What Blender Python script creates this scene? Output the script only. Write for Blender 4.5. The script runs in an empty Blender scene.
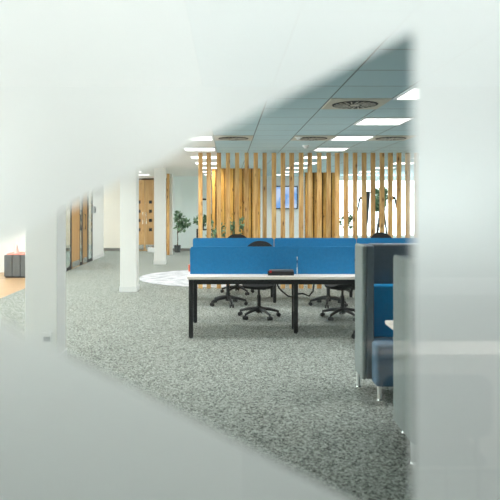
import bpy, bmesh, math, random
from mathutils import Vector, Matrix
random.seed(7)
S = bpy.context.scene
C = S.collection
PI = math.pi
FPX = 590.0
VX, VY = 228.0, 205.0
EYE = 1.6
CEIL = 2.6
BACK = 20.6          # far wall
GLASS = 0.5          # distance of the glass partition

def px(x, z):
    return (x - VX) * z / FPX
def pz(y, z):
    return EYE - (y - VY) * z / FPX

# ------------------------------------------------------------------ materials
def lin(c):
    c /= 255.0
    return c / 12.92 if c <= 0.04045 else ((c + 0.055) / 1.055) ** 2.4
def rgb(r, g, b):
    return (lin(r), lin(g), lin(b), 1.0)

def newmat(name):
    m = bpy.data.materials.new(name)
    m.use_nodes = True
    return m, m.node_tree.nodes, m.node_tree.links

def pbr(name, col, rough=0.5, metal=0.0, noise=0.06, scale=12.0, bump=0.0, bscale=80.0, spec=0.5):
    m, n, l = newmat(name)
    b = n['Principled BSDF']
    b.inputs['Roughness'].default_value = rough
    b.inputs['Metallic'].default_value = metal
    b.inputs['Specular IOR Level'].default_value = spec
    tc = n.new('ShaderNodeTexCoord')
    nz = n.new('ShaderNodeTexNoise')
    nz.inputs['Scale'].default_value = scale
    nz.inputs['Detail'].default_value = 4
    l.new(tc.outputs['Object'], nz.inputs['Vector'])
    rp = n.new('ShaderNodeValToRGB')
    rp.color_ramp.elements[0].position = 0.3
    rp.color_ramp.elements[1].position = 0.7
    rp.color_ramp.elements[0].color = tuple(c * (1 - noise) for c in col[:3]) + (1,)
    rp.color_ramp.elements[1].color = tuple(min(1, c * (1 + noise)) for c in col[:3]) + (1,)
    l.new(nz.outputs['Fac'], rp.inputs['Fac'])
    l.new(rp.outputs['Color'], b.inputs['Base Color'])
    if bump > 0:
        nb = n.new('ShaderNodeTexNoise')
        nb.inputs['Scale'].default_value = bscale
        l.new(tc.outputs['Object'], nb.inputs['Vector'])
        bp = n.new('ShaderNodeBump')
        bp.inputs['Strength'].default_value = bump
        bp.inputs['Distance'].default_value = 0.01
        l.new(nb.outputs['Fac'], bp.inputs['Height'])
        l.new(bp.outputs['Normal'], b.inputs['Normal'])
    return m

def wood(name, c1, c2, knot, stretch=(14, 14, 1.2), rough=0.5):
    m, n, l = newmat(name)
    b = n['Principled BSDF']
    b.inputs['Roughness'].default_value = rough
    tc = n.new('ShaderNodeTexCoord')
    oi = n.new('ShaderNodeObjectInfo')
    ad = n.new('ShaderNodeVectorMath'); ad.operation = 'ADD'
    sc = n.new('ShaderNodeVectorMath'); sc.operation = 'SCALE'
    cmb = n.new('ShaderNodeCombineXYZ')
    for k in range(3):
        l.new(oi.outputs['Random'], cmb.inputs[k])
    sc.inputs['Scale'].default_value = 37.0
    l.new(cmb.outputs['Vector'], sc.inputs[0])
    l.new(tc.outputs['Object'], ad.inputs[0]); l.new(sc.outputs['Vector'], ad.inputs[1])
    mp = n.new('ShaderNodeMapping')
    mp.inputs['Scale'].default_value = stretch
    l.new(ad.outputs['Vector'], mp.inputs['Vector'])
    nz = n.new('ShaderNodeTexNoise')
    nz.inputs['Scale'].default_value = 1.6
    nz.inputs['Detail'].default_value = 6
    nz.inputs['Distortion'].default_value = 0.8
    l.new(mp.outputs['Vector'], nz.inputs['Vector'])
    rp = n.new('ShaderNodeValToRGB')
    rp.color_ramp.elements[0].position = 0.32
    rp.color_ramp.elements[1].position = 0.66
    rp.color_ramp.elements[0].color = c1
    rp.color_ramp.elements[1].color = c2
    l.new(nz.outputs['Fac'], rp.inputs['Fac'])
    vo = n.new('ShaderNodeTexVoronoi')
    vo.inputs['Scale'].default_value = 1.0
    mp2 = n.new('ShaderNodeMapping'); mp2.inputs['Scale'].default_value = (9, 9, 3.2)
    l.new(ad.outputs['Vector'], mp2.inputs['Vector']); l.new(mp2.outputs['Vector'], vo.inputs['Vector'])
    kr = n.new('ShaderNodeValToRGB')
    kr.color_ramp.elements[0].position = 0.06; kr.color_ramp.elements[1].position = 0.2
    kr.color_ramp.elements[0].color = (1, 1, 1, 1); kr.color_ramp.elements[1].color = (0, 0, 0, 1)
    l.new(vo.outputs['Distance'], kr.inputs['Fac'])
    mx = n.new('ShaderNodeMixRGB')
    mx.inputs['Color2'].default_value = knot
    l.new(kr.outputs['Color'], mx.inputs['Fac']); l.new(rp.outputs['Color'], mx.inputs['Color1'])
    # each board its own tone
    hs = n.new('ShaderNodeHueSaturation')
    mr = n.new('ShaderNodeMapRange')
    mr.inputs['To Min'].default_value = 0.78; mr.inputs['To Max'].default_value = 1.15
    l.new(oi.outputs['Random'], mr.inputs['Value'])
    l.new(mr.outputs['Result'], hs.inputs['Value'])
    l.new(mx.outputs['Color'], hs.inputs['Color'])
    l.new(hs.outputs['Color'], b.inputs['Base Color'])
    return m

def carpet_mat():
    m, n, l = newmat('speckled_carpet')
    b = n['Principled BSDF']; b.inputs['Roughness'].default_value = 0.95
    b.inputs['Specular IOR Level'].default_value = 0.1
    tc = n.new('ShaderNodeTexCoord')
    vo = n.new('ShaderNodeTexVoronoi'); vo.inputs['Scale'].default_value = 88
    l.new(tc.outputs['Object'], vo.inputs['Vector'])
    sep = n.new('ShaderNodeSeparateColor'); l.new(vo.outputs['Color'], sep.inputs[0])
    nz = n.new('ShaderNodeTexNoise'); nz.inputs['Scale'].default_value = 26; nz.inputs['Detail'].default_value = 2
    l.new(tc.outputs['Object'], nz.inputs['Vector'])
    mx = n.new('ShaderNodeMix'); mx.data_type = 'FLOAT'; mx.inputs['Factor'].default_value = 0.35
    l.new(sep.outputs[0], mx.inputs['A']); l.new(nz.outputs['Fac'], mx.inputs['B'])
    rp = n.new('ShaderNodeValToRGB')
    e = rp.color_ramp.elements
    e[0].position = 0.15; e[0].color = CARPET_D
    e[1].position = 0.85; e[1].color = CARPET_L
    l.new(mx.outputs['Result'], rp.inputs['Fac'])
    l.new(rp.outputs['Color'], b.inputs['Base Color'])
    return m

def rug_mat():
    m, n, l = newmat('pale_streaked_rug')
    b = n['Principled BSDF']; b.inputs['Roughness'].default_value = 0.95
    tc = n.new('ShaderNodeTexCoord')
    mp = n.new('ShaderNodeMapping'); mp.inputs['Scale'].default_value = (3, 9, 1)
    mp.inputs['Rotation'].default_value = (0, 0, 0.35)
    l.new(tc.outputs['Object'], mp.inputs['Vector'])
    nz = n.new('ShaderNodeTexNoise'); nz.inputs['Scale'].default_value = 1.3; nz.inputs['Detail'].default_value = 5
    l.new(mp.outputs['Vector'], nz.inputs['Vector'])
    rp = n.new('ShaderNodeValToRGB'); e = rp.color_ramp.elements
    e[0].position = 0.4; e[0].color = rgb(150, 156, 164)
    e[1].position = 0.56; e[1].color = rgb(206, 208, 212)
    l.new(nz.outputs['Fac'], rp.inputs['Fac']); l.new(rp.outputs['Color'], b.inputs['Base Color'])
    return m

def ceiling_mat():
    m, n, l = newmat('ceiling_tiles')
    b = n['Principled BSDF']; b.inputs['Roughness'].default_value = 0.9
    tc = n.new('ShaderNodeTexCoord'); sp = n.new('ShaderNodeSeparateXYZ')
    l.new(tc.outputs['Object'], sp.inputs[0])
    def line(sock, off, w):
        a = n.new('ShaderNodeMath'); a.operation = 'SUBTRACT'; a.inputs[1].default_value = off
        l.new(sock, a.inputs[0])
        d = n.new('ShaderNodeMath'); d.operation = 'DIVIDE'; d.inputs[1].default_value = 0.585
        l.new(a.outputs[0], d.inputs[0])
        f = n.new('ShaderNodeMath'); f.operation = 'PINGPONG'; f.inputs[1].default_value = 0.5
        l.new(d.outputs[0], f.inputs[0])
        c = n.new('ShaderNodeMath'); c.operation = 'LESS_THAN'; c.inputs[1].default_value = w
        l.new(f.outputs[0], c.inputs[0])
        return c
    a = line(sp.outputs[0], 0.9575, 0.011)
    c = line(sp.outputs[1], 8.767 + 0.2925, 0.012)
    mx = n.new('ShaderNodeMath'); mx.operation = 'MAXIMUM'
    l.new(a.outputs[0], mx.inputs[0]); l.new(c.outputs[0], mx.inputs[1])
    nz = n.new('ShaderNodeTexNoise'); nz.inputs['Scale'].default_value = 60
    l.new(tc.outputs['Object'], nz.inputs['Vector'])
    rp = n.new('ShaderNodeValToRGB'); e = rp.color_ramp.elements
    e[0].color = rgb(172, 200, 208); e[1].color = rgb(200, 226, 233)
    l.new(nz.outputs['Fac'], rp.inputs['Fac'])
    mix = n.new('ShaderNodeMixRGB'); mix.inputs['Color2'].default_value = rgb(120, 128, 132)
    l.new(mx.outputs[0], mix.inputs['Fac']); l.new(rp.outputs['Color'], mix.inputs['Color1'])
    l.new(mix.outputs['Color'], b.inputs['Base Color'])
    return m

def emit(name, col, s):
    m, n, l = newmat(name)
    n.remove(n['Principled BSDF'])
    e = n.new('ShaderNodeEmission'); e.inputs['Color'].default_value = col; e.inputs['Strength'].default_value = s
    l.new(e.outputs[0], n['Material Output'].inputs['Surface'])
    return m

def screen_mat():
    m, n, l = newmat('tv_picture')
    n.remove(n['Principled BSDF'])
    tc = n.new('ShaderNodeTexCoord')
    nz = n.new('ShaderNodeTexNoise'); nz.inputs['Scale'].default_value = 3.2; nz.inputs['Detail'].default_value = 2
    l.new(tc.outputs['Object'], nz.inputs['Vector'])
    rp = n.new('ShaderNodeValToRGB'); e = rp.color_ramp.elements
    e[0].position = 0.38; e[0].color = rgb(120, 170, 232); e[1].position = 0.6; e[1].color = rgb(196, 216, 246)
    l.new(nz.outputs['Fac'], rp.inputs['Fac'])
    em = n.new('ShaderNodeEmission'); em.inputs['Strength'].default_value = 0.9
    l.new(rp.outputs['Color'], em.inputs['Color'])
    l.new(em.outputs[0], n['Material Output'].inputs['Surface'])
    return m

def glass_mat(name, tint=(0.982, 0.988, 0.986, 1), ior=1.5):
    m, n, l = newmat(name)
    n.remove(n['Principled BSDF'])
    t = n.new('ShaderNodeBsdfTransparent'); t.inputs['Color'].default_value = tint
    g = n.new('ShaderNodeBsdfGlossy'); g.inputs['Roughness'].default_value = 0.0
    f = n.new('ShaderNodeFresnel'); f.inputs['IOR'].default_value = ior
    geo = n.new('ShaderNodeNewGeometry')
    # inside faces see the same weak mirror as outside faces
    inv = n.new('ShaderNodeMath'); inv.operation = 'DIVIDE'; inv.inputs[0].default_value = 1.0; inv.inputs[1].default_value = ior
    mxv = n.new('ShaderNodeMix'); mxv.data_type = 'FLOAT'
    mxv.inputs['A'].default_value = ior; mxv.inputs['B'].default_value = 1.0 / ior
    # the Fresnel node flips the IOR on back faces itself; feeding 1/IOR there keeps it the same
    l.new(geo.outputs['Backfacing'], mxv.inputs['Factor'])
    l.new(mxv.outputs['Result'], f.inputs['IOR'])
    n.remove(inv)
    mx = n.new('ShaderNodeMixShader')
    l.new(f.outputs[0], mx.inputs[0]); l.new(t.outputs[0], mx.inputs[1]); l.new(g.outputs[0], mx.inputs[2])
    l.new(mx.outputs[0], n['Material Output'].inputs['Surface'])
    return m

def film_mat():
    m, n, l = newmat('frosted_film')
    n.remove(n['Principled BSDF'])
    d = n.new('ShaderNodeBsdfDiffuse'); d.inputs['Color'].default_value = FILM_D
    t = n.new('ShaderNodeBsdfTranslucent'); t.inputs['Color'].default_value = FILM_T
    r = n.new('ShaderNodeBsdfRefraction'); r.inputs['Color'].default_value = FILM_R
    r.inputs['Roughness'].default_value = 0.43; r.inputs['IOR'].default_value = 1.35
    a = n.new('ShaderNodeMixShader'); a.inputs[0].default_value = 0.03
    l.new(d.outputs[0], a.inputs[1]); l.new(t.outputs[0], a.inputs[2])
    b = n.new('ShaderNodeMixShader'); b.inputs[0].default_value = FILM_MIX
    l.new(a.outputs[0], b.inputs[1]); l.new(r.outputs[0], b.inputs[2])
    l.new(b.outputs[0], n['Material Output'].inputs['Surface'])
    return m

def leaf_mat():
    m, n, l = newmat('green_leaves')
    b = n['Principled BSDF']; b.inputs['Roughness'].default_value = 0.55
    tc = n.new('ShaderNodeTexCoord'); nz = n.new('ShaderNodeTexNoise'); nz.inputs['Scale'].default_value = 9
    l.new(tc.outputs['Object'], nz.inputs['Vector'])
    rp = n.new('ShaderNodeValToRGB'); e = rp.color_ramp.elements
    e[0].position = 0.35; e[0].color = rgb(58, 96, 68); e[1].position = 0.65; e[1].color = rgb(138, 172, 132)
    l.new(nz.outputs['Fac'], rp.inputs['Fac']); l.new(rp.outputs['Color'], b.inputs['Base Color'])
    return m

# ---- tunables
CARPET_D = rgb(60, 64, 61)
CARPET_L = rgb(180, 187, 180)
FILM_D = (0.82, 0.862, 0.857, 1)
FILM_T = (0.84, 0.90, 0.89, 1)
FILM_R = (0.98, 0.995, 0.99, 1)
FILM_MIX = 0.52
LIGHT = 3.0
LAMP_W = 12.0
SKY = 6.6
STRIP = 20.0

M = {}
M['wall'] = pbr('white_wall_paint', rgb(238, 240, 238), 0.7, noise=0.015, scale=3)
M['plaster'] = pbr('white_plaster_ceiling', rgb(240, 237, 231), 0.8, noise=0.015, scale=3)
M['beige'] = pbr('warm_white_wall_paint', rgb(236, 225, 212), 0.7, noise=0.015, scale=3)
M['green_white'] = pbr('cool_white_wall_paint', rgb(226, 236, 232), 0.6, noise=0.015, scale=3)
M['skirt_grey'] = pbr('grey_skirting', rgb(120, 116, 110), 0.6)
M['carpet'] = carpet_mat()
M['rug'] = rug_mat()
M['ceil'] = ceiling_mat()
M['slat'] = wood('pale_timber', rgb(192, 138, 76), rgb(238, 196, 130), rgb(110, 62, 26))
M['pod'] = wood('honey_timber', rgb(188, 126, 50), rgb(234, 182, 92), rgb(112, 66, 24))
M['dark_gap'] = pbr('dark_timber_backing', rgb(74, 48, 24), 0.8)
M['door_wood'] = wood('oak_veneer', rgb(192, 146, 92), rgb(214, 172, 116), rgb(176, 128, 76), (10, 10, 0.6))
M['floor_wood'] = wood('oak_floorboards', rgb(168, 134, 98), rgb(194, 164, 128), rgb(144, 108, 72), (1.0, 9, 9), 0.35)
M['black'] = pbr('black_metal', rgb(22, 23, 25), 0.45, noise=0.1)
M['plastic'] = pbr('black_plastic', rgb(26, 28, 31), 0.5, noise=0.1)
M['mesh'] = pbr('black_fabric', rgb(20, 21, 24), 0.85, noise=0.2, scale=60, bump=0.2)
M['frame_dark'] = pbr('dark_aluminium', rgb(46, 50, 54), 0.45)
M['desk'] = pbr('white_laminate', rgb(240, 232, 222), 0.4, noise=0.02)
M['blue'] = pbr('blue_felt', rgb(40, 124, 180), 0.9, noise=0.07, scale=30, bump=0.15, bscale=200, spec=0.2)
M['blue2'] = pbr('teal_blue_upholstery', rgb(14, 134, 190), 0.85, noise=0.08, scale=25, bump=0.2, bscale=150, spec=0.2)
M['blue3'] = pbr('slate_blue_upholstery', rgb(72, 104, 128), 0.7, noise=0.06, scale=20, bump=0.2, bscale=150, spec=0.3)
M['grey'] = pbr('grey_felt', rgb(142, 150, 148), 0.9, noise=0.06, scale=40, bump=0.2, bscale=200, spec=0.2)
M['grey_dark'] = pbr('charcoal_felt', rgb(110, 118, 126), 0.9, noise=0.06, scale=40, bump=0.2, bscale=200, spec=0.2)
M['chrome'] = pbr('brushed_chrome', rgb(215, 216, 214), 0.22, 1.0, noise=0.02)
M['satin'] = pbr('satin_silver', rgb(222, 224, 222), 0.45, 0.3, noise=0.02)
M['white_metal'] = pbr('white_metal', rgb(228, 231, 231), 0.5, noise=0.02)
M['white_plastic'] = pbr('white_plastic', rgb(232, 234, 234), 0.4, noise=0.02)
M['grey_plastic'] = pbr('grey_plastic', rgb(176, 180, 182), 0.5)
M['vent'] = pbr('beige_vent_plate', rgb(202, 198, 184), 0.6, noise=0.04)
M['vent_silver'] = pbr('silver_vent_blades', rgb(196, 192, 180), 0.4, 0.4)
M['vent_dark'] = pbr('vent_shadow_grey', rgb(34, 34, 34), 0.8)
M['lamp'] = emit('ceiling_lamp_glow', (1.0, 0.99, 0.965, 1), LIGHT)
M['strip'] = emit('film_fill_glow', (1.0, 0.99, 0.965, 1), STRIP)  # glow of the strip added to light the film
M['bar'] = emit('sideboard_fill_glow', (1.0, 0.99, 0.965, 1), 200.0)  # glow of the bar added above the sideboard
M['tv'] = screen_mat()
M['glass'] = glass_mat('clear_glass')
M['pane'] = glass_mat('window_glass', (0.95, 0.98, 0.97, 1))
M['leaf'] = leaf_mat()
M['bark'] = pbr('brown_bark', rgb(98, 78, 58), 0.8, noise=0.2)
M['pot'] = pbr('charcoal_pot', rgb(68, 72, 72), 0.6)
M['soil'] = pbr('dark_soil', rgb(44, 34, 26), 0.95, noise=0.3, scale=60)
M['box_grey'] = pbr('grey_box_panel', rgb(96, 100, 102), 0.7)
M['pink'] = pbr('coral_fabric', rgb(222, 150, 138), 0.8)
M['pale_pink'] = pbr('pale_pink_paper', rgb(232, 196, 188), 0.8)
M['orange'] = pbr('orange_glaze', rgb(226, 96, 50), 0.4)
M['red'] = pbr('red_button', rgb(196, 40, 32), 0.4)
M['tub'] = pbr('dark_stand_in_fabric', rgb(38, 40, 42), 0.9, noise=0.1)
M['film'] = film_mat()

# ------------------------------------------------------------------ mesh helpers
def nb():
    return bmesh.new()

def merge(dst, src):
    me = bpy.data.meshes.new('t'); src.to_mesh(me); src.free()
    dst.from_mesh(me); bpy.data.meshes.remove(me)

def box(bm, x0, x1, y0, y1, z0, z1, bev=0.0, seg=2, rot=None, about=None):
    b = nb()
    bmesh.ops.create_cube(b, size=1.0)
    for v in b.verts:
        v.co = Vector((x0 + (v.co.x + .5) * (x1 - x0), y0 + (v.co.y + .5) * (y1 - y0), z0 + (v.co.z + .5) * (z1 - z0)))
    if bev > 0:
        bmesh.ops.bevel(b, geom=b.edges[:], offset=bev, segments=seg, affect='EDGES', profile=0.5)
    if rot is not None:
        bmesh.ops.transform(b, matrix=rot, verts=b.verts[:], space=Matrix.Translation(-Vector(about or (0, 0, 0))))
    merge(bm, b)
    return bm

def cyl(bm, p, q, r0, r1=None, seg=16):
    r1 = r0 if r1 is None else r1
    p, q = Vector(p), Vector(q)
    d = q - p
    b = nb()
    bmesh.ops.create_cone(b, cap_ends=True, cap_tris=False, segments=seg, radius1=r0, radius2=r1, depth=d.length)
    rot = d.to_track_quat('Z', 'Y').to_matrix().to_4x4()
    bmesh.ops.transform(b, matrix=Matrix.Translation((p + q) / 2) @ rot, verts=b.verts[:])
    merge(bm, b)
    return bm

def tube(bm, pts, r, seg=8):
    pts = [Vector(p) for p in pts]
    rings = []
    for i, p in enumerate(pts):
        d = (pts[min(i + 1, len(pts) - 1)] - pts[max(i - 1, 0)]).normalized()
        q = d.to_track_quat('Z', 'Y')
        rr = r[i] if isinstance(r, (list, tuple)) else r
        rings.append([bm.verts.new(p + q @ Vector((math.cos(a) * rr, math.sin(a) * rr, 0)))
                      for a in [2 * PI * k / seg for k in range(seg)]])
    for a, b in zip(rings, rings[1:]):
        for k in range(seg):
            bm.faces.new((a[k], a[(k + 1) % seg], b[(k + 1) % seg], b[k]))
    bm.faces.new(rings[0][::-1]); bm.faces.new(rings[-1])
    return bm

def prism(bm, pts, axis, a, b):
    """polygon pts (2-D) pulled along an axis from a to b"""
    def mk(u, v, t):
        return {'x': (t, u, v), 'y': (u, t, v), 'z': (u, v, t)}[axis]
    lo = [bm.verts.new(mk(u, v, a)) for u, v in pts]
    hi = [bm.verts.new(mk(u, v, b)) for u, v in pts]
    bm.faces.new(lo); bm.faces.new(hi[::-1])
    n = len(pts)
    for i in range(n):
        bm.faces.new((lo[i], hi[i], hi[(i + 1) % n], lo[(i + 1) % n]))
    bmesh.ops.recalc_face_normals(bm, faces=bm.faces[:])
    return bm

def rrect(x0, x1, z0, z1, r, bottom=False, k=5):
    pts = []
    def arc(cx, cz, a0):
        for i in range(k + 1):
            a = a0 + i * PI / 2 / k
            pts.append((cx + r * math.cos(a), cz + r * math.sin(a)))
    arc(x1 - r, z1 - r, 0); arc(x0 + r, z1 - r, PI / 2)
    if bottom:
        arc(x0 + r, z0 + r, PI); arc(x1 - r, z0 + r, 1.5 * PI)
    else:
        pts.append((x0, z0)); pts.append((x1, z0))
    return pts

def obj(name, bm, mat, parent=None, smooth=False, loc=None):
    me = bpy.data.meshes.new(name)
    bmesh.ops.recalc_face_normals(bm, faces=bm.faces[:])
    bm.to_mesh(me); bm.free()
    me.materials.append(mat)
    if smooth:
        for p in me.polygons:
            p.use_smooth = True
    o = bpy.data.objects.new(name, me)
    C.objects.link(o)
    if parent is not None:
        o.parent = parent
    if loc is not None:
        o.location = loc
    if smooth:
        md = o.modifiers.new('es', 'EDGE_SPLIT'); md.split_angle = math.radians(40)
    return o

def tag(o, label, cat, group=None, kind=None):
    if label: o['label'] = label
    if cat: o['category'] = cat
    if group: o['group'] = group
    if kind: o['kind'] = kind
    return o

def thing(name, label, cat, loc=(0, 0, 0), rz=0.0, group=None):
    o = bpy.data.objects.new(name, None); C.objects.link(o)
    o.empty_display_size = 0.1
    o.location = loc; o.rotation_euler = (0, 0, rz)
    return tag(o, label, cat, group)

def struct(name, bm, mat, parent=None, label=None):
    o = obj(name, bm, mat, parent)
    o['kind'] = 'structure'
    if label: o['label'] = label
    return o

KIDS = {}
def kids(o):
    return [c for c in C.objects if c.parent == o]
def dup(root, loc, rz=0.0, label=None, group=None):
    r = root.copy(); C.objects.link(r)
    r.location = loc; r.rotation_euler = (0, 0, rz)
    if label: r['label'] = label
    if group: r['group'] = group
    for ch in kids(root):
        c = ch.copy(); C.objects.link(c); c.parent = r
        for g in kids(ch):
            d = g.copy(); C.objects.link(d); d.parent = c
    return r

# ------------------------------------------------------------------ room shell
XL, XR, YF = -6.5, 7.0, -4.0
ALC = 14.0           # wall that closes the alcove on the left
PX = -3.9            # glazed partition on the left
struct('floor', box(nb(), PX, XR, YF, BACK, -0.1, 0), M['carpet'])
b = nb(); box(b, XL, PX, YF, ALC, -0.1, 0)
struct('floor_wood', b, M['floor_wood'])
struct('floor_far_left', box(nb(), XL, PX, ALC, BACK, -0.1, 0), M['carpet'])
CS = 0.9575 - 2 * 0.585
struct('ceiling', box(nb(), CS, XR, YF, BACK, CEIL, CEIL + 0.1), M['ceil'])
struct('ceiling_left', box(nb(), XL, CS, YF, BACK, CEIL, CEIL + 0.1), M['plaster'])

# back wall with a bright window on the right
WX0, WX1, WZ0, WZ1 = 3.72, 6.7, 0.5, 2.5
b = nb()
box(b, PX, -2.05, BACK, BACK + 0.15, 0, CEIL)
struct('wall_back_left', b, M['beige'])
struct('wall_back_panel', box(nb(), -2.05, -0.75, BACK - 0.02, BACK + 0.15, 0, CEIL), M['green_white'])
b = nb()
box(b, -0.75, WX0, BACK, BACK + 0.15, 0, CEIL)
box(b, WX1, XR, BACK, BACK + 0.15, 0, CEIL)
box(b, WX0, WX1, BACK, BACK + 0.15, 0, WZ0)
box(b, WX0, WX1, BACK, BACK + 0.15, WZ1, CEIL)
struct('wall_back', b, M['wall'])
struct('wall_back_far_left', box(nb(), XL, PX, BACK, BACK + 0.15, 0, CEIL), M['beige'])
def window(name, axis, a0, a1, z0, z1, at, cuts):
    w = bpy.data.objects.new(name, None); C.objects.link(w); w['kind'] = 'structure'
    def bx(bm, u0, u1, d0, d1, zz0, zz1):
        if axis == 'x': box(bm, u0, u1, at + d0, at + d1, zz0, zz1)
        else: box(bm, at + d0, at + d1, u0, u1, zz0, zz1)
    f = nb(); t = 0.05
    bx(f, a0, a1, 0.03, 0.1, z0, z0 + t); bx(f, a0, a1, 0.03, 0.1, z1 - t, z1)
    bx(f, a0, a0 + t, 0.03, 0.1, z0 + t, z1 - t); bx(f, a1 - t, a1, 0.03, 0.1, z0 + t, z1 - t)
    for c in cuts: bx(f, c - t / 2, c + t / 2, 0.03, 0.1, z0 + t, z1 - t)
    fo = obj('window_frame', f, M['white_metal'], w)
    g = nb()
    ed = [a0 + t] + [v for c in cuts for v in (c - t / 2, c + t / 2)] + [a1 - t]
    for u0, u1 in zip(ed[::2], ed[1::2]): bx(g, u0, u1, 0.06, 0.068, z0 + t, z1 - t)
    obj('window_pane', g, M['pane'], w)
    return w
window('window_1', 'x', WX0, WX1, WZ0, WZ1, BACK, [5.2])

# left outer wall with daylight windows, right wall with an added fill window, wall behind the camera
wins = [(1.2, 4.4), (5.0, 8.2), (9.0, 13.2), (14.6, 19.8)]
b = nb(); edges = [YF] + [v for w in wins for v in w] + [BACK]
for y0, y1 in zip(edges[::2], edges[1::2]): box(b, XL - 0.15, XL, y0, y1, 0, CEIL)
for y0, y1 in wins:
    box(b, XL - 0.15, XL, y0, y1, 0, 0.7); box(b, XL - 0.15, XL, y0, y1, 2.45, CEIL)
struct('wall_left', b, M['wall'])
for k, (y0, y1) in enumerate(wins):
    window('window_%d' % (k + 2), 'y', y0, y1, 0.7, 2.45, XL - 0.13, [(y0 + y1) / 2])
b = nb()
box(b, XR, XR + 0.15, YF, 16.9, 0, CEIL); box(b, XR, XR + 0.15, 19.9, BACK, 0, CEIL)
box(b, XR, XR + 0.15, 16.9, 19.9, 0, 0.9); box(b, XR, XR + 0.15, 16.9, 19.9, 2.3, CEIL)
struct('wall_right', b, M['wall'])
window('window_6', 'y', 16.9, 19.9, 0.9, 2.3, XR - 0.01, [18.4])  # unseen window added to bring daylight to the rear right
struct('wall_front', box(nb(), XL, XR, YF - 0.15, YF, 0, CEIL), M['grey'])

# alcove wall and the partition with glazed doors
struct('wall_alcove', box(nb(), XL, PX - 0.12, ALC, ALC + 0.12, 0, CEIL), M['wall'])
b = nb()
PT = 2.35
box(b, PX - 0.12, PX, ALC, 14.18, 0, CEIL)
box(b, PX - 0.12, PX, 17.02, 18.5, 0, CEIL)
box(b, PX - 0.12, PX, 14.18, 17.02, PT, CEIL)
struct('wall_partition', b, M['wall'])
b = nb()
box(b, PX, PX + 0.015, ALC, 14.18, 0, 0.1); box(b, PX, PX + 0.015, 17.02, 18.5, 0, 0.1)
struct('baseboard_partition', b, M['white_metal'])
d2 = bpy.data.objects.new('door_2', None); C.objects.link(d2); tag(d2, None, None, kind='structure')
f = nb()
for y0, y1 in ((14.18, 14.2), (14.68, 14.74), (15.52, 15.6), (15.8, 15.86), (16.34, 16.52), (16.98, 17.02)):
    box(f, PX - 0.03, PX - 0.004, y0, y1, 0, PT)
for y0, y1 in ((14.2, 14.68), (15.6, 15.8), (16.52, 16.98)):
    box(f, PX - 0.03, PX - 0.004, y0, y1, 0, 0.08); box(f, PX - 0.03, PX - 0.004, y0, y1, PT - 0.08, PT)
obj('door_frame', f, M['frame_dark'], d2)
for y0, y1 in ((14.2, 14.68), (15.6, 15.8), (16.52, 16.98)):
    obj('glass_sidelight', box(nb(), PX - 0.014, PX - 0.006, y0, y1, 0.08, PT - 0.08), M['pane'], d2)
for y0, y1, hy in ((14.74, 15.52, 15.44), (15.86, 16.34, 15.95)):
    lf = obj('door_leaf', box(nb(), PX - 0.03, PX - 0.002, y0, y1, 0.005, PT - 0.005), M['door_wood'], d2)
    h = nb(); tube(h, [(PX - 0.002, hy, 0.95), (PX + 0.045, hy, 0.95), (PX + 0.045, hy, 1.35), (PX - 0.002, hy, 1.35)], 0.012)
    obj('door_handle', h, M['black'], lf)
    obj('kick_plate', box(nb(), PX - 0.002, PX + 0.001, y0 + 0.02, y1 - 0.02, 0.02, 0.17), M['chrome'], lf)
t = thing('door_reader', 'small grey access reader on white wall past the glazed doors', 'access reader', (PX, 17.15, 1.36))
obj('reader_body', box(nb(), 0.0, 0.05, -0.05, 0.06, 0, 0.2, 0.006), M['grey_plastic'], t)
obj('reader_keypad', box(nb(), 0.05, 0.054, -0.03, 0.04, 0.03, 0.17), M['plastic'], t)

# far double door with little square windows
DX = px(144.9, BACK)
d1 = bpy.data.objects.new('door_1', None); C.objects.link(d1); tag(d1, None, None, kind='structure')
TOP = 2.48
f = nb()
box(f, DX - 0.84, DX - 0.77, BACK - 0.05, BACK, 0, TOP); box(f, DX + 0.77, DX + 0.84, BACK - 0.05, BACK, 0, TOP)
box(f, DX - 0.84, DX + 0.84, BACK - 0.05, BACK, TOP, TOP + 0.05)
obj('door_frame', f, M['dark_gap'], d1)
for s in (-1, 1):
    x0, x1 = sorted((DX + s * 0.004, DX + s * 0.765))
    lf = obj('door_leaf', box(nb(), x0, x1, BACK - 0.04, BACK - 0.002, 0.01, TOP - 0.005), M['door_wood'], d1)
    for y in (202, 211.2, 220.4, 229.7):
        cz = pz(y, BACK - 0.04); cx = DX + s * 0.2
        obj('vision_pane', box(nb(), cx - 0.055, cx + 0.055, BACK - 0.046, BACK - 0.041, cz - 0.055, cz + 0.055, 0.002), M['plastic'], lf)
    h = nb(); hx = DX + s * 0.06
    tube(h, [(hx, BACK - 0.04, 0.95), (hx, BACK - 0.09, 0.95), (hx, BACK - 0.09, 1.35), (hx, BACK - 0.04, 1.35)], 0.012)
    obj('door_handle', h, M['chrome'], lf)
    obj('kick_plate', box(nb(), x0 + 0.03, x1 - 0.03, BACK - 0.043, BACK - 0.04, 0.04, 0.22), M['chrome'], lf)
b = nb()
box(b, XL, DX - 0.84, BACK - 0.015, BACK, 0, 0.1); box(b, -2.05, XR, BACK - 0.035, BACK - 0.02, 0, 0.09)
struct('baseboard_back', b, M['skirt_grey'])

# timber jamb and white return beside the far recess
struct('trim_1', box(nb(), px(166.7, 18.9), px(169.2, 18.9), 18.9, 19.02, 0, CEIL), M['slat'])
struct('wall_return', box(nb(), px(169.3, 19.05), px(172.4, 19.05), 19.03, 19.2, 0, CEIL), M['wall'])
b = nb()
x0, x1 = px(173.5, BACK), px(198, BACK)
for (u0, u1, w0, w1) in ((x0, x1, 2.42, 2.45), (x0, x0 + 0.03, 0.1, 2.42), (x1 - 0.03, x1, 0.1, 2.42), (-1.62, -1.6, 0.1, 2.42)):
    box(b, u0, u1, BACK - 0.032, BACK - 0.02, w0, w1)
struct('trim_2', b, M['white_metal'])

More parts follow.
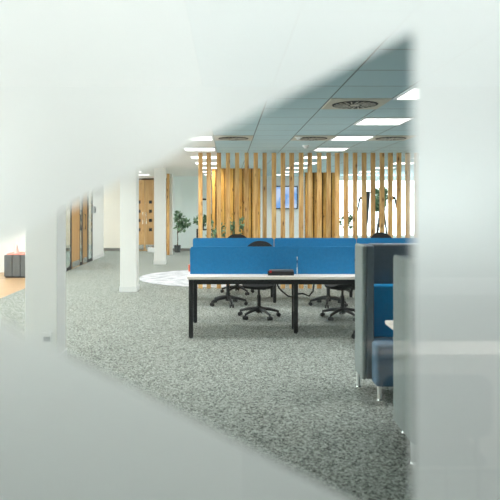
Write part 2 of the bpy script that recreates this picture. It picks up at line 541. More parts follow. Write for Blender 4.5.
# ------------------------------------------------------------------ columns
def column(x0, x1, y0, label, outlet=False):
    w = x1 - x0
    t = thing('column', label, 'column', ((x0 + x1) / 2, y0 + w / 2, 0), 0, 'white columns along the left aisle')
    obj('shaft', box(nb(), -w / 2, w / 2, -w / 2, w / 2, 0, CEIL, 0.006), M['wall'], t)
    b = nb(); s = w / 2 + 0.012
    for (a0, a1, c0, c1) in ((-s, s, -s, -w / 2), (-s, s, w / 2, s), (-s, -w / 2, -w / 2, w / 2), (w / 2, s, -w / 2, w / 2)):
        box(b, a0, a1, c0, c1, 0, 0.1)
    obj('skirting', b, M['white_metal'], t)
    if outlet:
        cx = px(47, y0) - (x0 + x1) / 2; cz = pz(337.5, y0)
        p = obj('power_outlet', box(nb(), cx - 0.05, cx + 0.05, -w / 2 - 0.012, -w / 2, cz - 0.05, cz + 0.05, 0.004), M['white_plastic'], t)
        p['label'] = 'white power outlet low on the column'
        obj('socket_face', box(nb(), cx - 0.03, cx + 0.035, -w / 2 - 0.016, -w / 2 - 0.012, cz - 0.035, cz + 0.01, 0.001), M['grey_plastic'], p)
column(px(25, 5.83), px(57, 5.83), 5.83, 'white square column nearest the glass, power outlet near its foot', True)
column(px(120, 10.85), px(136.4, 10.85), 10.85, 'white square column left of the round rug, middle of three')
column(px(154, 15.87), px(164.9, 15.87), 15.87, 'white square column farthest away, beside the wooden double door')

# ------------------------------------------------------------------ ceiling lamps
cols = [(-5.18, 'far left'), (-2.84, 'left'), (-0.5, 'middle'), (1.836, 'right'), (4.176, 'far right')]
ords = ['first', 'second', 'third', 'fourth', 'fifth', 'sixth', 'seventh', 'eighth', 'ninth', 'tenth']
proto = None
for ci, (cx, cname) in enumerate(cols):
    for k in range(1, 10):
        y = 8.767 + 1.752 * (k - 3)
        if ci == 0 and y > 13.5: continue
        lab = 'square white ceiling light panel, %s from the glass in the %s row' % (ords[k - 1], cname)
        if proto is None:
            proto = thing('ceiling_light', lab, 'ceiling light', (cx, y, CEIL), 0, 'square ceiling light panels')
            f = nb()
            for a0, a1, c0, c1 in ((-.285, .285, -.285, -.262), (-.285, .285, .262, .285), (-.285, -.262, -.262, .262), (.262, .285, -.262, .262)):
                box(f, a0, a1, c0, c1, -0.014, 0)
            obj('frame', f, M['white_metal'], proto)
            obj('diffuser', box(nb(), -.262, .262, -.262, .262, -0.01, 0), M['lamp'], proto)
            ld = bpy.data.lights.new('lamp_light', 'AREA'); ld.shape = 'SQUARE'; ld.size = 0.52
            ld.energy = LAMP_W; ld.spread = math.radians(128); ld.color = (1.0, 0.99, 0.965)
            lo = bpy.data.objects.new('lamp_light', ld); C.objects.link(lo); lo.parent = proto; lo.location = (0, 0, -0.013)
        else:
            dup(proto, (cx, y, CEIL), 0, lab)
# unseen strip light added to brighten the film, strongest at its top
t = thing('film_fill_strip', 'added unseen strip light above the near side, lighting the frosted film', 'fill light', (-0.1, 0.2, 2.35))
f = nb()
for a0, a1, c0, c1 in ((-1.02, 1.02, -.22, -.2), (-1.02, 1.02, .2, .22), (-1.02, -1.0, -.2, .2), (1.0, 1.02, -.2, .2)):
    box(f, a0, a1, c0, c1, -0.014, 0)
obj('frame', f, M['white_metal'], t)
obj('housing', box(nb(), -1.02, 1.02, -.22, .22, 0, 0.02), M['white_metal'], t)
obj('diffuser', box(nb(), -1.0, 1.0, -.2, .2, -0.01, 0), M['strip'], t)
for sx in (-0.8, 0.8):
    obj('suspension_wire', cyl(nb(), (sx, 0, 0.02), (sx, 0, CEIL - 2.35), 0.003, seg=6), M['black'], t)


# round swirl diffusers in square plates
def diffuser(loc, label, first):
    if first is not None:
        return dup(first, loc, 0, label)
    t = thing('ceiling_vent', label, 'air vent', loc, 0, 'round ceiling air diffusers')
    p = nb(); prism(p, [(-.285, -.285), (.285, -.285), (.285, .285), (-.285, .285)], 'z', -0.012, 0)
    obj('plate', p, M['vent'], t)
    ring = nb(); cyl(ring, (0, 0, -0.018), (0, 0, -0.012), 0.215, 0.225, 40)
    obj('dark_disc', ring, M['vent_dark'], t)
    bl = nb()
    for k in range(20):
        a = 2 * PI * k / 20
        u = Vector((math.cos(a), math.sin(a), 0)); v = Vector((-u.y, u.x, 0))
        p0 = u * 0.07; p1 = u * 0.195 + v * 0.05
        w0, w1 = v * 0.003, v * 0.008
        q = [bl.verts.new(c + Vector((0, 0, zz))) for zz in (-0.0205, -0.018) for c in (p0 - w0, p0 + w0, p1 + w1, p1 - w1)]
        for fc in ((0, 1, 2, 3), (7, 6, 5, 4), (0, 4, 5, 1), (1, 5, 6, 2), (2, 6, 7, 3), (3, 7, 4, 0)):
            bl.faces.new([q[i] for i in fc])
    cyl(bl, (0, 0, -0.022), (0, 0, -0.018), 0.04, 0.05, 20)
    obj('swirl_blades', bl, M['vent_silver'], t)
    return t
dv = diffuser((1.25, 5.81, CEIL), 'round swirl air vent nearest the glass in a beige ceiling plate', None)
diffuser((0.08, 8.767, CEIL), 'round air vent in the ceiling above the left end of the blue desk screens', dv)
diffuser((1.25, 8.767, CEIL), 'round ceiling air vent just left of a light panel, middle of its row of three', dv)
diffuser((2.42, 8.767, CEIL), 'round ceiling air vent just right of a light panel, rightmost of its row', dv)
def sensor(loc, label, first=None):
    if first: return dup(first, loc, 0, label)
    t = thing('smoke_detector', label, 'smoke detector', loc, 0, 'small white ceiling detectors')
    obj('base', cyl(nb(), (0, 0, -0.02), (0, 0, 0), 0.055, 0.06, 20), M['white_plastic'], t)
    obj('sensing_dome', cyl(nb(), (0, 0, -0.05), (0, 0, -0.02), 0.025, 0.04, 20), M['white_plastic'], t)
    return t
s1 = sensor((px(298.4, 8.6), 8.6, CEIL), 'small white smoke detector left of the middle air vent')
sensor((px(305.5, 9.9), 9.9, CEIL), 'small white ceiling detector just before the timber slats', s1)

# ------------------------------------------------------------------ timber slat screen
def slat_screen(name, label, xs, y, w, d, mat, group=None, jitter=0.0):
    t = thing(name, label, 'slat screen', (xs[len(xs) // 2], y, 0), 0, group)
    x0 = t.location.x
    for x in xs:
        ww = w * (1 + random.uniform(-jitter, jitter))
        obj('slat', box(nb(), -ww / 2, ww / 2, 0, d, 0, CEIL, 0.004, 1), mat, t, loc=(x - x0, random.uniform(-jitter, jitter) * 0.05, 0))
    return t
pxs = [200.4, 208.8, 218.9, 228, 237.1, 246.7, 255.8, 264.7, 274, 283, 291.8, 301.3, 310, 319.5, 328.9, 337.5, 346.2,
       355.3, 364.4, 373.3, 382.4, 390.8, 399.4, 408.2, 417.2, 426.3, 435.4]
SY = 11.3
slat_screen('timber_slat_screen', 'row of floor to ceiling pale timber slats behind the blue desks',
            [px(x, SY + .0) for x in pxs], SY, 0.083, 0.06, M['slat'], jitter=0.06)
# closed timber screens farther back
def boarded(name, label, x0, x1, y, n):
    t = thing(name, label, 'timber screen', ((x0 + x1) / 2, y, 0), 0, 'boarded timber screens behind the slats')
    w = (x1 - x0)
    obj('backing', box(nb(), -w / 2, w / 2, 0.06, 0.09, 0, CEIL), M['dark_gap'], t)
    s = w / n
    for k in range(n):
        cx = -w / 2 + s * (k + .5)
        bw = s * random.uniform(0.72, 0.9)
        obj('board', box(nb(), -bw / 2, bw / 2, 0, 0.05 , 0, CEIL, 0.004, 1), M['pod'], t, loc=(cx, random.uniform(-.012, .01), 0))
    return t
boarded('boarded_screen', 'honey timber boarded screen seen through the left slats', px(211.5, 16.1), px(260.5, 16.1), 16.1, 11)
boarded('boarded_screen', 'honey timber boarded screen right of the wall television', px(305, 18.15), px(336, 18.15), 18.15, 7)

# television on the far wall
tx0, tx1 = px(271.5, BACK), px(297.5, BACK)
tz0, tz1 = pz(209, BACK), pz(186, BACK)
t = thing('television', 'wall television with pale blue picture behind the slats', 'television', ((tx0 + tx1) / 2, BACK - 0.002, tz0))
w, h = tx1 - tx0, tz1 - tz0
obj('casing', box(nb(), -w / 2, w / 2, -0.09, -0.04, 0, h, 0.006), M['frame_dark'], t)
obj('screen', box(nb(), -w / 2 + .035, w / 2 - .035, -0.094, -0.09, .035, h - .035), M['tv'], t)
obj('wall_bracket', box(nb(), -0.15, 0.15, -0.04, 0.0, h / 2 - .15, h / 2 + .15), M['black'], t)

# ------------------------------------------------------------------ rug
b = nb(); pts = [(1.85 * math.cos(2 * PI * k / 72), 1.6 * math.sin(2 * PI * k / 72)) for k in range(72)]
prism(b, pts, 'z', 0, 0.008)
tag(obj('rug', b, M['rug'], loc=(-0.1, 13.03, 0)), 'pale streaked round rug on carpet between column and timber slats', 'rug')

# ------------------------------------------------------------------ desks
def bench(label, y, x0, tops, depth, screen_y, screen_h, group, leg_x, inset):
    W = tops * len([0]) if not isinstance(tops, list) else sum(tops)
    t = thing('bench_desk', label, 'desk', (x0, y, 0), 0, group)
    H = 0.743
    x = 0.0
    for w in tops:
        obj('desktop', box(nb(), x + 0.001, x + w - 0.001, 0, depth, H - 0.035, H, 0.003, 1), M['desk'], t)
        x += w
    obj('crossbar', box(nb(), 0.05, x - 0.05, 0.06, 0.1, H - 0.1, H - 0.035), M['black'], t)
    obj('crossbar', box(nb(), 0.05, x - 0.05, depth - 0.12, depth - 0.08, H - 0.1, H - 0.035), M['black'], t)
    for k, lx in enumerate(leg_x):
        a, c = (0.05, depth - 0.05) if k in (0, len(leg_x) - 1) else inset
        for ly in (a, c):
            lg = obj('leg', box(nb(), lx - 0.026, lx + 0.026, ly - 0.026, ly + 0.026, 0.012, H - 0.035, 0.004, 1), M['black'], t)
            obj('foot_glide', cyl(nb(), (lx, ly, 0), (lx, ly, 0.012), 0.022), M['plastic'], lg)
        obj('leg_rail', box(nb(), lx - 0.02, lx + 0.02, a + .026, c - .026, H - 0.1, H - 0.04), M['black'], t)
    xs = 0.0
    for w in tops:
        p = nb()
        prism(p, rrect(xs + 0.02 if xs == 0 else xs + 0.005, xs + w - 0.005, H + 0.001, screen_h, 0.035), 'y', screen_y, screen_y + 0.03)
        so = obj('privacy_screen', p, M['blue'], t)
        for bx_ in (xs + 0.25, xs + w - 0.25):
            obj('screen_bracket', box(nb(), bx_ - 0.03, bx_ + 0.03, screen_y + 0.03, screen_y + 0.05, H, H + 0.1), M['black'], so)
        xs += w
    return t
bx0 = px(187, 7.05)
bench('white bench desk with black legs and blue screens, nearest the glass', 7.05, bx0, [1.348, 1.342], 1.03, 0.26, 1.083,
      'white bench desks with blue screens', [0.045, px(295.5, 7.4) - bx0, 2.65], (0.32, 0.55))
b2 = px(191.5, 9.75)
bench('second white bench desk with blue screens, behind the first desk', 9.58, b2, [1.367, 1.367, 1.367], 0.75, 0.2, 1.052,
      'white bench desks with blue screens', [0.045, 1.367, 2.734, 4.05], (0.08, 0.66))

# things on and behind the front desk
t = thing('power_module', 'low black power module against the blue screen on the front desk', 'power unit', (px(281, 7.2), 7.2, 0.743))
obj('housing', box(nb(), -0.16, 0.155, -0.04, 0.055, 0.0, 0.05, 0.006), M['plastic'], t)
obj('top_strip', box(nb(), -0.14, 0.15, -0.03, 0.045, 0.05, 0.068, 0.004), M['grey_dark'], t)
obj('indicator_button', cyl(nb(), (-0.13, -0.048, 0.048), (-0.13, -0.036, 0.048), 0.014), M['red'], t)
t = thing('mug', 'orange mug peeking out behind the left end of the blue screen', 'mug', (px(191.2, 7.62), 7.62, 0.743))
b = nb()
cyl(b, (0, 0, 0), (0, 0, 0.085), 0.036, 0.04, 20)
obj('cup', b, M['orange'], t, True)
b = nb(); tube(b, [(0.035, 0, 0.07), (0.065, 0, 0.065), (0.07, 0, 0.045), (0.062, 0, 0.025), (0.033, 0, 0.02)], 0.006)
obj('mug_handle', b, M['orange'], t, True)
b = nb()
cb = [(px(x, 7.5), 7.5, pz(y, 7.5)) for x, y in ((277, 283.5), (279, 288), (283, 292), (288, 296), (292, 297), (297, 294), (303, 293.5), (309, 296), (313, 291), (314, 283.5))]
tube(b, cb, 0.012, 6)
tag(obj('power_cable', b, M['plastic'], smooth=True), 'black cable looping beneath the front bench desk', 'cable')

# ------------------------------------------------------------------ task chairs
def make_chair(label, top, loc, rz, arms=True):
    """faces local -Y; the backrest stands at +Y"""
    t = thing('task_chair', label, 'chair', loc, rz, 'black office task chairs')
    b = nb()
    for k in range(5):
        a = 2 * PI * k / 5 + PI / 2
        u = Vector((math.cos(a), math.sin(a), 0))
        tube(b, [u * 0.03 + Vector((0, 0, .125)), u * 0.16 + Vector((0, 0, .11)), u * 0.29 + Vector((0, 0, .075))], [0.028, 0.023, 0.016], 8)
    cyl(b, (0, 0, .07), (0, 0, .16), 0.045, 0.04)
    obj('star_base', b, M['plastic'], t, True)
    for k in range(5):
        a = 2 * PI * k / 5 + PI / 2
        u = Vector((math.cos(a), math.sin(a), 0)); v = Vector((-u.y, u.x, 0))
        c = nb(); p = u * 0.29 + Vector((0, 0, 0.029))
        for s in (-1, 1):
            cyl(c, p + v * (s * 0.012), p + v * (s * 0.03), 0.028, 0.028, 14)
        cyl(c, p + Vector((0, 0, 0.0)), p + Vector((0, 0, 0.05)), 0.01, 0.01, 8)
        obj('caster', c, M['plastic'], t, True)
    obj('gas_lift', cyl(cyl(nb(), (0, 0, .15), (0, 0, .32), 0.028), (0, 0, .3), (0, 0, .42), 0.018), M['plastic'], t, True)
    b = nb(); box(b, -0.11, 0.11, -0.12, 0.14, .405, .445, 0.012)
    tube(b, [(0.1, 0.0, .42), (0.2, 0.0, .415), (0.25, -0.01, .41)], 0.008, 6)
    obj('tilt_mechanism', b, M['plastic'], t, True)
    # seat: soft slab with rolled front
    b = nb(); n = 14
    bmesh.ops.create_grid(b, x_segments=n, y_segments=n, size=0.5)
    vs = b.verts[:]
    for v in vs:
        x, y = v.co.x * 2, v.co.y * 2
        rx = 0.245 * (1 - 0.10 * max(0, y) ** 2)
        k = math.sqrt(max(0, 1 - 0.28 * (x * x * y * y)))
        v.co = Vector((x * rx * k, y * 0.235 * k, 0.495 + 0.012 * x * x - 0.035 * max(0, -y - 0.45) ** 2 * 3))
    r = bmesh.ops.extrude_face_region(b, geom=b.faces[:])
    for g in r['geom']:
        if isinstance(g, bmesh.types.BMVert):
            g.co.z = 0.445 + (g.co.z - 0.495) * 0.5; g.co.x *= 0.93; g.co.y *= 0.93
    so = obj('seat', b, M['mesh'], t, True)
    # backrest
    b = nb()
    zb = 0.58
    bmesh.ops.create_grid(b, x_segments=14, y_segments=12, size=0.5)
    for v in b.verts:
        u, w = v.co.x * 2, v.co.y + 0.5
        half = 0.235 * (1 - 0.16 * w ** 2) * (1 - 0.12 * (1 - w) ** 3)
        z = zb + (top - zb) * w
        z -= 0.09 * (w ** 3) * abs(u) ** 2.6        # rounded crown
        z += 0.05 * ((1 - w) ** 4) * u * u
        v.co = Vector((u * half, 0.235 - 0.05 * u * u + 0.09 * (w - 0.25) ** 2 + 0.03 * math.sin(w * PI) * -1, z))
    r = bmesh.ops.extrude_face_region(b, geom=b.faces[:])
    for g in r['geom']:
        if isinstance(g, bmesh.types.BMVert):
            g.co.y += 0.028
    obj('backrest', b, M['mesh'], t, True)
    b = nb(); tube(b, [(0, 0.1, .425), (0, 0.235, .42), (0, 0.285, .48), (0, 0.285, .62), (0, 0.262, .76)], [0.03, 0.03, 0.028, 0.024, 0.02], 8)
    obj('back_support', b, M['plastic'], t, True)
    if arms:
        for s in (-1, 1):
            b = nb(); tube(b, [(s * 0.12, 0.03, .43), (s * 0.27, 0.03, .43), (s * 0.285, 0.03, .5), (s * 0.285, 0.03, .66)], 0.016, 8)
            ar = obj('armrest', b, M['plastic'], t, True)
            obj('arm_pad', box(nb(), s * 0.285 - 0.04, s * 0.285 + 0.04, -0.11, 0.13, .655, .685, 0.012), M['plastic'], ar)
    return t
make_chair('black task chair facing the front desk, behind its left blue screen', 1.07, (0.44, 8.42, 0), -0.12, False)
make_chair('black task chair turned sideways behind the right blue screen, beside the grey booth', 1.0, (1.62, 8.35, 0), 1.75 + PI, True)
make_chair('black task chair between the two desks, on the left', 0.945, (0.0, 9.45, 0), PI + 0.2, False)
make_chair('black task chair between the two desks, on the right', 0.95, (1.60, 9.4, 0), PI - 0.25, False)
make_chair('black task chair at the far desk by the timber slats, left one', 1.06, (0.17, 10.68, 0), 0.0, False)
make_chair('black task chair at the far desk by the timber slats, right one', 1.09, (2.86, 10.68, 0), 0.1, False)
make_chair('black task chair mostly hidden behind the grey booth panel, at the front desk', 1.06, (1.79, 7.0, 0), PI - 0.6, False)

# ------------------------------------------------------------------ booth sofas and table
def sofa(label, x0, x1, yb, yw, ys, legs):
    """yb: outside of the back, yw: front edge of the wings, ys: front of the seat"""
    s = 1 if yb > ys else -1
    t = thing('booth_sofa', label, 'sofa', (x0, yb, 0), 0, 'high-backed booth sofas')
    L = x1 - x0; T = 0.105; ZB, ZT = 0.131, 1.262
    Y = lambda y: y - yb
    def bb(a0, a1, y0, y1, z0, z1, bev): 
        y0, y1 = sorted((y0, y1)); return box(nb(), a0, a1, y0, y1, z0, z1, bev, 3)
    for a, i0, i1 in ((0, 0.04, T), (L - 0.042, L - T, L - 0.04)):
        pn = obj('side_panel', bb(a, a + 0.042, 0, Y(yw), ZB, ZT, 0.018), M['grey'], t)
        ln = obj('panel_lining', bb(i0, i1, -s * 0.004, Y(yw) + s * 0.004, ZB + 0.004, ZT - 0.004, 0.012), M['grey_dark'], pn)
        ln['label'] = 'charcoal inner lining of the side panel'
    obj('back_panel', bb(T - 0.001, L - T + 0.001, 0, -s * 0.09, ZB, ZT, 0.02), M['grey_dark'], t)
    obj('back_cushion', bb(T, L - T, -s * 0.09, -s * 0.2, 0.47, 0.915, 0.02), M['blue2'], t)
    obj('seat', bb(T - 0.03 if abs(yw - ys) > .1 else T, L - T + 0.03, Y(yw) - s * 0.005, Y(ys), 0.12, 0.47, 0.03), M['blue3'], t)
    obj('seat_base', bb(T, L - T, -s * 0.09, Y(yw), 0.12, 0.465, 0.01), M['blue3'], t)
    for lx, ly, h in legs:
        for xx in (lx, x1 + x0 - lx):
            lg = obj('leg', cyl(nb(), (xx - x0, Y(ly), 0.012), (xx - x0, Y(ly), h), 0.016, 0.02, 14), M['satin'], t, True)
            obj('foot', cyl(nb(), (xx - x0, Y(ly), 0), (xx - x0, Y(ly), 0.012), 0.024, 0.02, 14), M['chrome'], lg)
    return t
sofa('grey high-backed booth sofa with blue seat, farther of the two', 1.124, 2.75, 5.24, 4.95, 4.78, [(1.15, 5.2, .135), (1.243, 4.84, .125)])
sofa('grey high-backed booth sofa nearest the glass, seen from behind', 1.124, 2.75, 3.60, 4.03, 4.2, [(1.15, 3.66, .135), (1.243, 4.15, .125)])
t = thing('booth_table', 'small white table between the two grey booth sofas', 'table', (1.95, 4.34, 0))
obj('table_top', box(nb(), -0.765, 0.72, -0.12, 0.12, 0.70, 0.73, 0.006), M['desk'], t)
for lx in (-0.3, 0.3):
    lg = obj('leg', cyl(nb(), (lx, 0, 0.015), (lx, 0, 0.70), 0.025), M['chrome'], t, True)
    obj('foot_plate', cyl(nb(), (lx, 0, 0), (lx, 0, 0.015), 0.14, 0.13, 24), M['chrome'], lg, True)

# ------------------------------------------------------------------ plants
def foliage(bm, rng, blobs, n, size):
    for _ in range(n):
        c, r = rng.choice(blobs)
        d = Vector((rng.gauss(0, 1), rng.gauss(0, 1), rng.gauss(0, 1))).normalized()
        p = Vector(c) + d * r * rng.uniform(0.35, 1.0)
        o = (d + Vector((0, 0, rng.uniform(-.9, .3)))).normalized()
        sd = o.cross(Vector((rng.uniform(-1, 1), rng.uniform(-1, 1), rng.uniform(-.2, 1)))).normalized()
        up = o.cross(sd)
        s = size * rng.uniform(.7, 1.25)
        prof = [(0, 0), (.25, .26), (.55, .3), (.85, .14), (1, 0)]
        mid = [bm.verts.new(p + o * (s * a) - up * (0.10 * s * a * a)) for a, _ in prof]
        for sgn in (1, -1):
            side = [bm.verts.new(p + o * (s * a) + sd * (sgn * s * w) + up * (0.09 * s * w * 3)) for a, w in prof[1:-1]]
            ring = [mid[0]] + side + [mid[4]]
            bm.faces.new((mid[0], side[0], mid[1])); bm.faces.new((mid[1], side[0], side[1], mid[2]))
            bm.faces.new((mid[2], side[1], side[2], mid[3])); bm.faces.new((mid[3], side[2], mid[4]))
def plant(label, loc, pot_r, pot_h, trunk_h, blobs, n, size, seed, cat='plant'):
    rng = random.Random(seed)
    t = thing('potted_plant', label, cat, loc, 0, 'potted office plants')
    po = obj('pot', cyl(nb(), (0, 0, 0), (0, 0, pot_h), pot_r * 0.8, pot_r, 24), M['pot'], t, True)
    obj('soil', cyl(nb(), (0, 0, pot_h), (0, 0, pot_h + 0.008), pot_r * 0.9, pot_r * 0.88, 24), M['soil'], t)
    b = nb()
    tube(b, [(0, 0, pot_h), (0.012, 0, pot_h + trunk_h * .5), (-0.005, 0.01, pot_h + trunk_h)], [0.02, 0.016, 0.013], 7)
    for c, r in blobs:
        tube(b, [(-0.005, 0.01, pot_h + trunk_h - 0.02), (c[0] * .5, c[1] * .5, (pot_h + trunk_h + c[2]) / 2), c], [0.012, 0.009, 0.005], 5)
    obj('stem', b, M['bark'], t, True)
    b = nb(); foliage(b, rng, blobs, n, size)
    obj('foliage', b, M['leaf'], t)
    return t
def at(x, z): return px(x, z)
plant('small potted tree in charcoal pot against the pale recess wall', (at(177.5, 20.0), 20.0, 0), 0.115, 0.23, 0.42,
      [((0.06, 0, 1.14), .17), ((0.14, 0.05, 1.05), .18), ((0.28, 0, .98), .13), ((0.04, -.05, .88), .12), ((0.15, -0.05, .82), .12), ((0.02, 0, 1.28), .08), ((.34, 0, .95), .08)], 400, 0.09, 1)
t = thing('console_table', 'narrow black console table behind the first slats', 'table', (-0.86, 19.2, 0))
obj('table_top', box(nb(), -0.16, 0.4, -0.18, 0.18, 0.78, 0.82, 0.005), M['black'], t)
for sx in (-0.14, 0.38):
    for sy in (-.15, .15):
        obj('leg', box(nb(), sx - .02, sx + .02, sy - .02, sy + .02, 0, 0.78), M['black'], t)
plant('bushy plant on the black console table behind the first slats', (-0.86, 19.2, 0.82), 0.09, 0.15, 0.05,
      [((-.1, 0, .28), .12), ((.08, 0, .3), .13), ((0.2, 0, .33), .12)], 240, 0.1, 2)
plant('leafy floor plant before the timber boards, second gap of slats', (at(215.5, 14.95), 14.95, 0), 0.14, 0.3, 0.2,
      [((0, 0, .78), .2), ((.04, 0, 1.0), .16), ((-.08, 0, .62), .13)], 130, 0.1, 3)
plant('tall leafy floor plant before the timber boards, near the left desk end', (at(235, 15.6), 15.6, 0), 0.14, 0.3, 0.3,
      [((-.04, 0, .8), .18), ((.0, 0, 1.1), .18), ((.17, 0, 1.12), .13), ((-.1, 0, .95), .14)], 170, 0.1, 4)
plant('potted plant left of the bright window, seen between slats', (at(347.5, 18.6), 18.6, 0), 0.14, 0.32, 0.35,
      [((-.1, 0, 1.05), .18), ((.12, 0, 1.08), .18), ((0, 0, 1.2), .15)], 170, 0.1, 5)
# tall plant stand by the window
SX, SYY = at(381.5, 18.4), 18.4
t = thing('plant_stand', 'tall black splayed-leg plant stand before the bright window', 'plant stand', (SX, SYY, 0))
obj('tray', cyl(nb(), (0, 0, 1.44), (0, 0, 1.47), 0.17, 0.17, 24), M['black'], t, True)
for sx, sy in ((-1, -.6), (1, -.6), (0, 1)):
    b = nb(); tube(b, [(sx * .06, sy * .06, 1.44), (sx * 0.22, sy * 0.22, 0)], [0.035, 0.028], 8)
    obj('leg', b, M['black'], t, True)
plant('dark bushy plant up on the tall black stand by the window', (SX, SYY, 1.47), 0.13, 0.16, 0.06,
      [((-.08, 0, .42), .17), ((.1, 0, .45), .17), ((0, 0, .25), .17), ((0, 0, .55), .12), ((-.12, -.05, .1), .1)], 420, 0.12, 6)
# black floor lamps by the window
t = thing('floor_lamp', 'black floor lamp with a long tapering shade before the bright window', 'floor lamp', (at(366.3, 18.2), 18.2, 0))
obj('lamp_base', cyl(nb(), (0, 0, 0), (0, 0, 0.03), 0.15, 0.14, 24), M['black'], t, True)
obj('pole', cyl(nb(), (0, 0, .03), (0.02, 0, 1.0), 0.014), M['black'], t, True)
obj('lamp_shade', cyl(nb(), (0.02, 0, 1.0), (0.065, 0, 2.02), 0.03, 0.065, 20), M['black'], t, True)
def arm_lamp(x, y, s, label):
    t = thing('reading_lamp', label, 'floor lamp', (at(x, y), y, 0), 0, 'thin black reading lamps')
    obj('lamp_base', cyl(nb(), (0, 0, 0), (0, 0, 0.025), 0.12, 0.11, 24), M['black'], t, True)
    b = nb(); tube(b, [(0, 0, .025), (0, 0, 1.4), (-s * 0.04, 0, 1.55), (-s * 0.08, 0, 1.82)], [0.024, 0.024, 0.03, 0.034], 8)
    obj('pole', b, M['black'], t, True)
    b = nb(); tube(b, [(-s * 0.08, 0, 1.82), (-s * 0.22, 0, 1.84)], [0.05, 0.06], 12)
    obj('lamp_head', b, M['black'], t, True)
arm_lamp(357.2, 18.9, -1, 'thin black reading lamp left of the bright window frame')
arm_lamp(397.6, 18.9, 1, 'thin black reading lamp at the right end of the slat gaps')
t = thing('door_sign', 'small black sign high on the wall above the console table', 'sign', (at(204.2, BACK), BACK - 0.02, pz(200.2, BACK)))
obj('sign_plate', box(nb(), -0.07, 0.07, -0.02, 0, 0, 0.06, 0.003), M['black'], t)
t = thing('storage_box', 'low white box on the floor before the wooden double door', 'box', (at(152, 20.1), 20.1, 0))
obj('carton', box(nb(), -0.13, 0.15, -0.12, 0.12, 0, 0.13, 0.004), M['white_plastic'], t)
obj('lid', box(nb(), -0.135, 0.155, -0.125, 0.125, 0.13, 0.15, 0.004), M['white_plastic'], t)

# alcove bench on the wooden floor, far left
ax = at(15.5, 12.9)
t = thing('box_bench', 'dark grey box bench with coral pad on wooden floor', 'bench', (ax, 12.95, 0))
b = nb()
for k in range(3):
    box(b, -0.27 + k * 0.18, -0.27 + k * 0.18 + 0.172, 0, 0.5, 0.03, 0.5, 0.008)
obj('box_body', b, M['box_grey'], t)
obj('plinth', box(nb(), -0.25, 0.25, 0.03, 0.47, 0, 0.03), M['black'], t)
obj('seat_pad', box(nb(), -0.22, 0.265, 0.01, 0.49, 0.5, 0.535, 0.012), M['pink'], t)
t = thing('tissue_cone', 'small pink cone-shaped ornament on the grey box bench', 'ornament', (ax - 0.05, 13.1, 0.535))
obj('cone', cyl(nb(), (0, 0, 0), (0, 0, 0.2), 0.06, 0.008, 20), M['pale_pink'], t, True)
obj('tip', cyl(nb(), (0, 0, 0.2), (0, 0, 0.23), 0.008, 0.004, 10), M['white_plastic'], t, True)

# ------------------------------------------------------------------ camera side: what the glass mirrors, and fill lights added for it
t = thing('sideboard', 'white sideboard on the near side of the glass, seen as a reflection', 'cabinet', (1.8, -2.78, 0))
obj('carcass', box(nb(), -0.95, 0.95, 0.0, 0.29, 0.04, 0.70, 0.004), M['desk'], t)
obj('plinth', box(nb(), -0.9, 0.9, 0.03, 0.25, 0.0, 0.04), M['black'], t)
obj('top_board', box(nb(), -0.96, 0.96, -0.01, 0.32, 0.70, 0.73, 0.004), M['desk'], t)
for k in range(4):
    x0 = -0.945 + k * 0.4735
    d = obj('cabinet_door', box(nb(), x0, x0 + 0.467, 0.29, 0.308, 0.05, 0.69, 0.003), M['desk'], t)
    obj('knob', cyl(nb(), (x0 + (0.42 if k % 2 == 0 else 0.05), 0.308, 0.6), (x0 + (0.42 if k % 2 == 0 else 0.05), 0.325, 0.6), 0.01), M['chrome'], d)
t = thing('sideboard_fill_bar', 'added unseen light bar brightening the white sideboard on the near side', 'lamp', (1.75, -2.62, 1.1))  # added light that brightens the sideboard top in the reflection
b = nb(); box(b, -0.68, 0.9, -0.062, 0.062, 0.012, 0.05, 0.004)
box(b, -0.68, 0.9, -0.062, -0.056, -0.04, 0.012); box(b, -0.68, 0.9, 0.056, 0.062, -0.04, 0.012)
box(b, -0.68, -0.67, -0.056, 0.056, -0.04, 0.012); box(b, 0.89, 0.9, -0.056, 0.056, -0.04, 0.012)
obj('housing', b, M['white_metal'], t)
obj('light_strip', box(nb(), -0.66, 0.88, -0.045, 0.045, 0.0, 0.012), M['bar'], t)
for sx in (-0.6, 0.82):
    obj('post', cyl(nb(), (sx, 0.0, -0.37), (sx, 0, 0.012), 0.01), M['white_metal'], t)
for lx, ly, nm in ((1.0, -1.3, 'towards the middle'), (2.6, -1.3, 'towards the right')):  # extra panels added to light the sideboard front and near floor
    dup(proto, (lx, ly - 0.2, CEIL), 0, 'added unseen fill light panel on near side of glass, %s' % nm)
t = thing('meeting_chair', 'black square-backed chair on the near side of the glass, seen as a reflection', 'chair', (0.925, -1.85, 0))
b = nb(); prism(b, rrect(-0.235, 0.235, 0.58, 0.85, 0.05, True), 'y', 0.225, 0.25)
obj('backrest', b, M['mesh'], t)
obj('seat', box(nb(), -0.23, 0.23, -0.22, 0.22, 0.43, 0.48, 0.02), M['mesh'], t)
for sx in (-0.2, 0.2):
    for sy in (-0.19, 0.2):
        obj('leg', cyl(nb(), (sx, sy, 0), (sx, sy, 0.44), 0.011), M['black'], t)
    obj('back_upright', cyl(nb(), (sx * .9, 0.215, 0.44), (sx * .9, 0.222, 0.8), 0.011), M['black'], t)
t = thing('silhouette_stand_in', 'dark rounded stand-in for a silhouette reflected in the glass', 'stand-in', (0.36, -1.55, 0))  # made-up chair shape standing in for a dark mirrored silhouette
b = nb()
for k in range(24):
    pass
pts = []
n = 26
for i in range(n + 1):
    a = PI * i / n
    pts.append((0.30 * math.cos(a), 0.28 * math.sin(a)))
for i in range(n + 1):
    a = PI * (1 - i / n)
    pts.append((0.22 * math.cos(a), 0.20 * math.sin(a)))
prism(b, pts, 'z', 0.1, 0.74)
obj('stand_in_back', b, M['tub'], t, True)
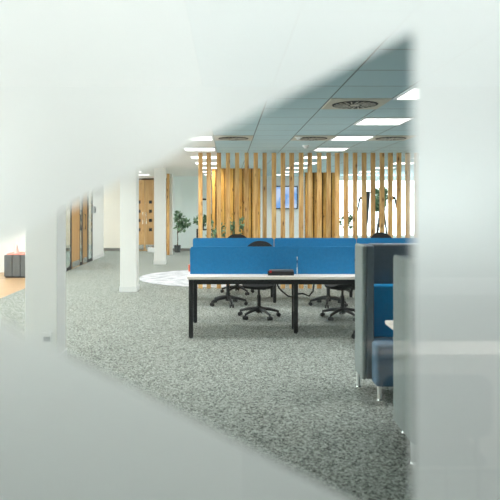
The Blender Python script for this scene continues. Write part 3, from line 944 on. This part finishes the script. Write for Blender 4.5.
obj('seat', box(nb(), -0.22, 0.22, -0.26, 0.15, 0.2, 0.44, 0.03), M['tub'], t, True)
for lx, ly in ((-.2, -.2), (.2, -.2), (-.2, .14), (.2, .14)):
    obj('leg', cyl(nb(), (lx, ly, 0), (lx, ly, 0.21), 0.015, 0.02), M['chrome'], t, True)

# ------------------------------------------------------------------ glass partition with frosted film
gp = bpy.data.objects.new('window_glass_partition', None); C.objects.link(gp); gp['kind'] = 'structure'
gp['label'] = 'clear glass partition with frosted film and a clear triangle cut in it'
GX0, GX1 = -2.0, 2.0
obj('glass_pane', box(nb(), GX0, GX1, GLASS - 0.01, GLASS, 0.04, CEIL - 0.04), M['glass'], gp)
fr = nb()
box(fr, GX0 - .04, GX1 + .04, GLASS - 0.03, GLASS + 0.02, 0, 0.04); box(fr, GX0 - .04, GX1 + .04, GLASS - 0.03, GLASS + 0.02, CEIL - 0.04, CEIL)
box(fr, GX0 - .04, GX0, GLASS - 0.03, GLASS + 0.02, 0.04, CEIL - 0.04); box(fr, GX1, GX1 + .04, GLASS - 0.03, GLASS + 0.02, 0.04, CEIL - 0.04)
obj('glazing_frame', fr, M['frame_dark'], gp)
b = nb()
y0, y1 = GLASS + 0.0005, GLASS + 0.0011
tri = [(px(-74, y0), pz(283, y0)), (px(412.5, y0), pz(32, y0)), (px(412.5, y0), pz(531, y0))]
out = [(GX0 + .01, CEIL - .05), (GX1 - .01, CEIL - .05), (GX1 - .01, 0.05), (GX0 + .01, 0.05)]
def ring(y):
    return [b.verts.new((u, y, v)) for u, v in out + tri]
A, B = ring(y0), ring(y1)
for V, fl in ((A, 1), (B, -1)):
    for f in ((0, 1, 5, 4), (1, 2, 6, 5), (2, 3, 4, 6), (3, 0, 4)):
        b.faces.new([V[i] for i in f][::fl])
for loop in ((0, 1, 2, 3), (4, 5, 6)):
    for i, j in zip(loop, loop[1:] + loop[:1]):
        b.faces.new((A[i], A[j], B[j], B[i]))
obj('frosted_film', b, M['film'], gp)
# side walls that the glass partition is set in
struct('wall_glazing_left', box(nb(), XL, GX0 - .04, GLASS - 0.06, GLASS + 0.06, 0, CEIL), M['wall'])
struct('wall_glazing_right', box(nb(), GX1 + .04, XR, GLASS - 0.06, GLASS + 0.06, 0, CEIL), M['wall'])

# ------------------------------------------------------------------ daylight
w = bpy.data.worlds.new('World'); S.world = w; w.use_nodes = True
bg = w.node_tree.nodes['Background']
bg.inputs['Color'].default_value = (0.90, 0.97, 1.0, 1); bg.inputs['Strength'].default_value = SKY

# ------------------------------------------------------------------ camera
cam = bpy.data.cameras.new('Camera'); co = bpy.data.objects.new('Camera', cam); C.objects.link(co)
co.location = (0, 0, EYE); co.rotation_euler = (PI / 2, 0, 0)
cam.sensor_width = 36; cam.lens = FPX / 500 * 36
cam.shift_x = (250 - VX) / 500; cam.shift_y = -(250 - VY) / 500
cam.clip_start = 0.05; cam.clip_end = 200
cam.dof.use_dof = True; cam.dof.focus_distance = 8.5; cam.dof.aperture_fstop = 2.6
S.camera = co
vs = S.view_settings
vs.view_transform = 'Standard'; vs.look = 'None'; vs.gamma = 1.0; vs.use_curve_mapping = False
vs.exposure = 0.32
S.cycles.max_bounces = 14; S.cycles.transparent_max_bounces = 24
S.cycles.diffuse_bounces = 6; S.cycles.glossy_bounces = 5; S.cycles.transmission_bounces = 10
S.cycles.sample_clamp_indirect = 6.0
S.cycles.use_denoising = True
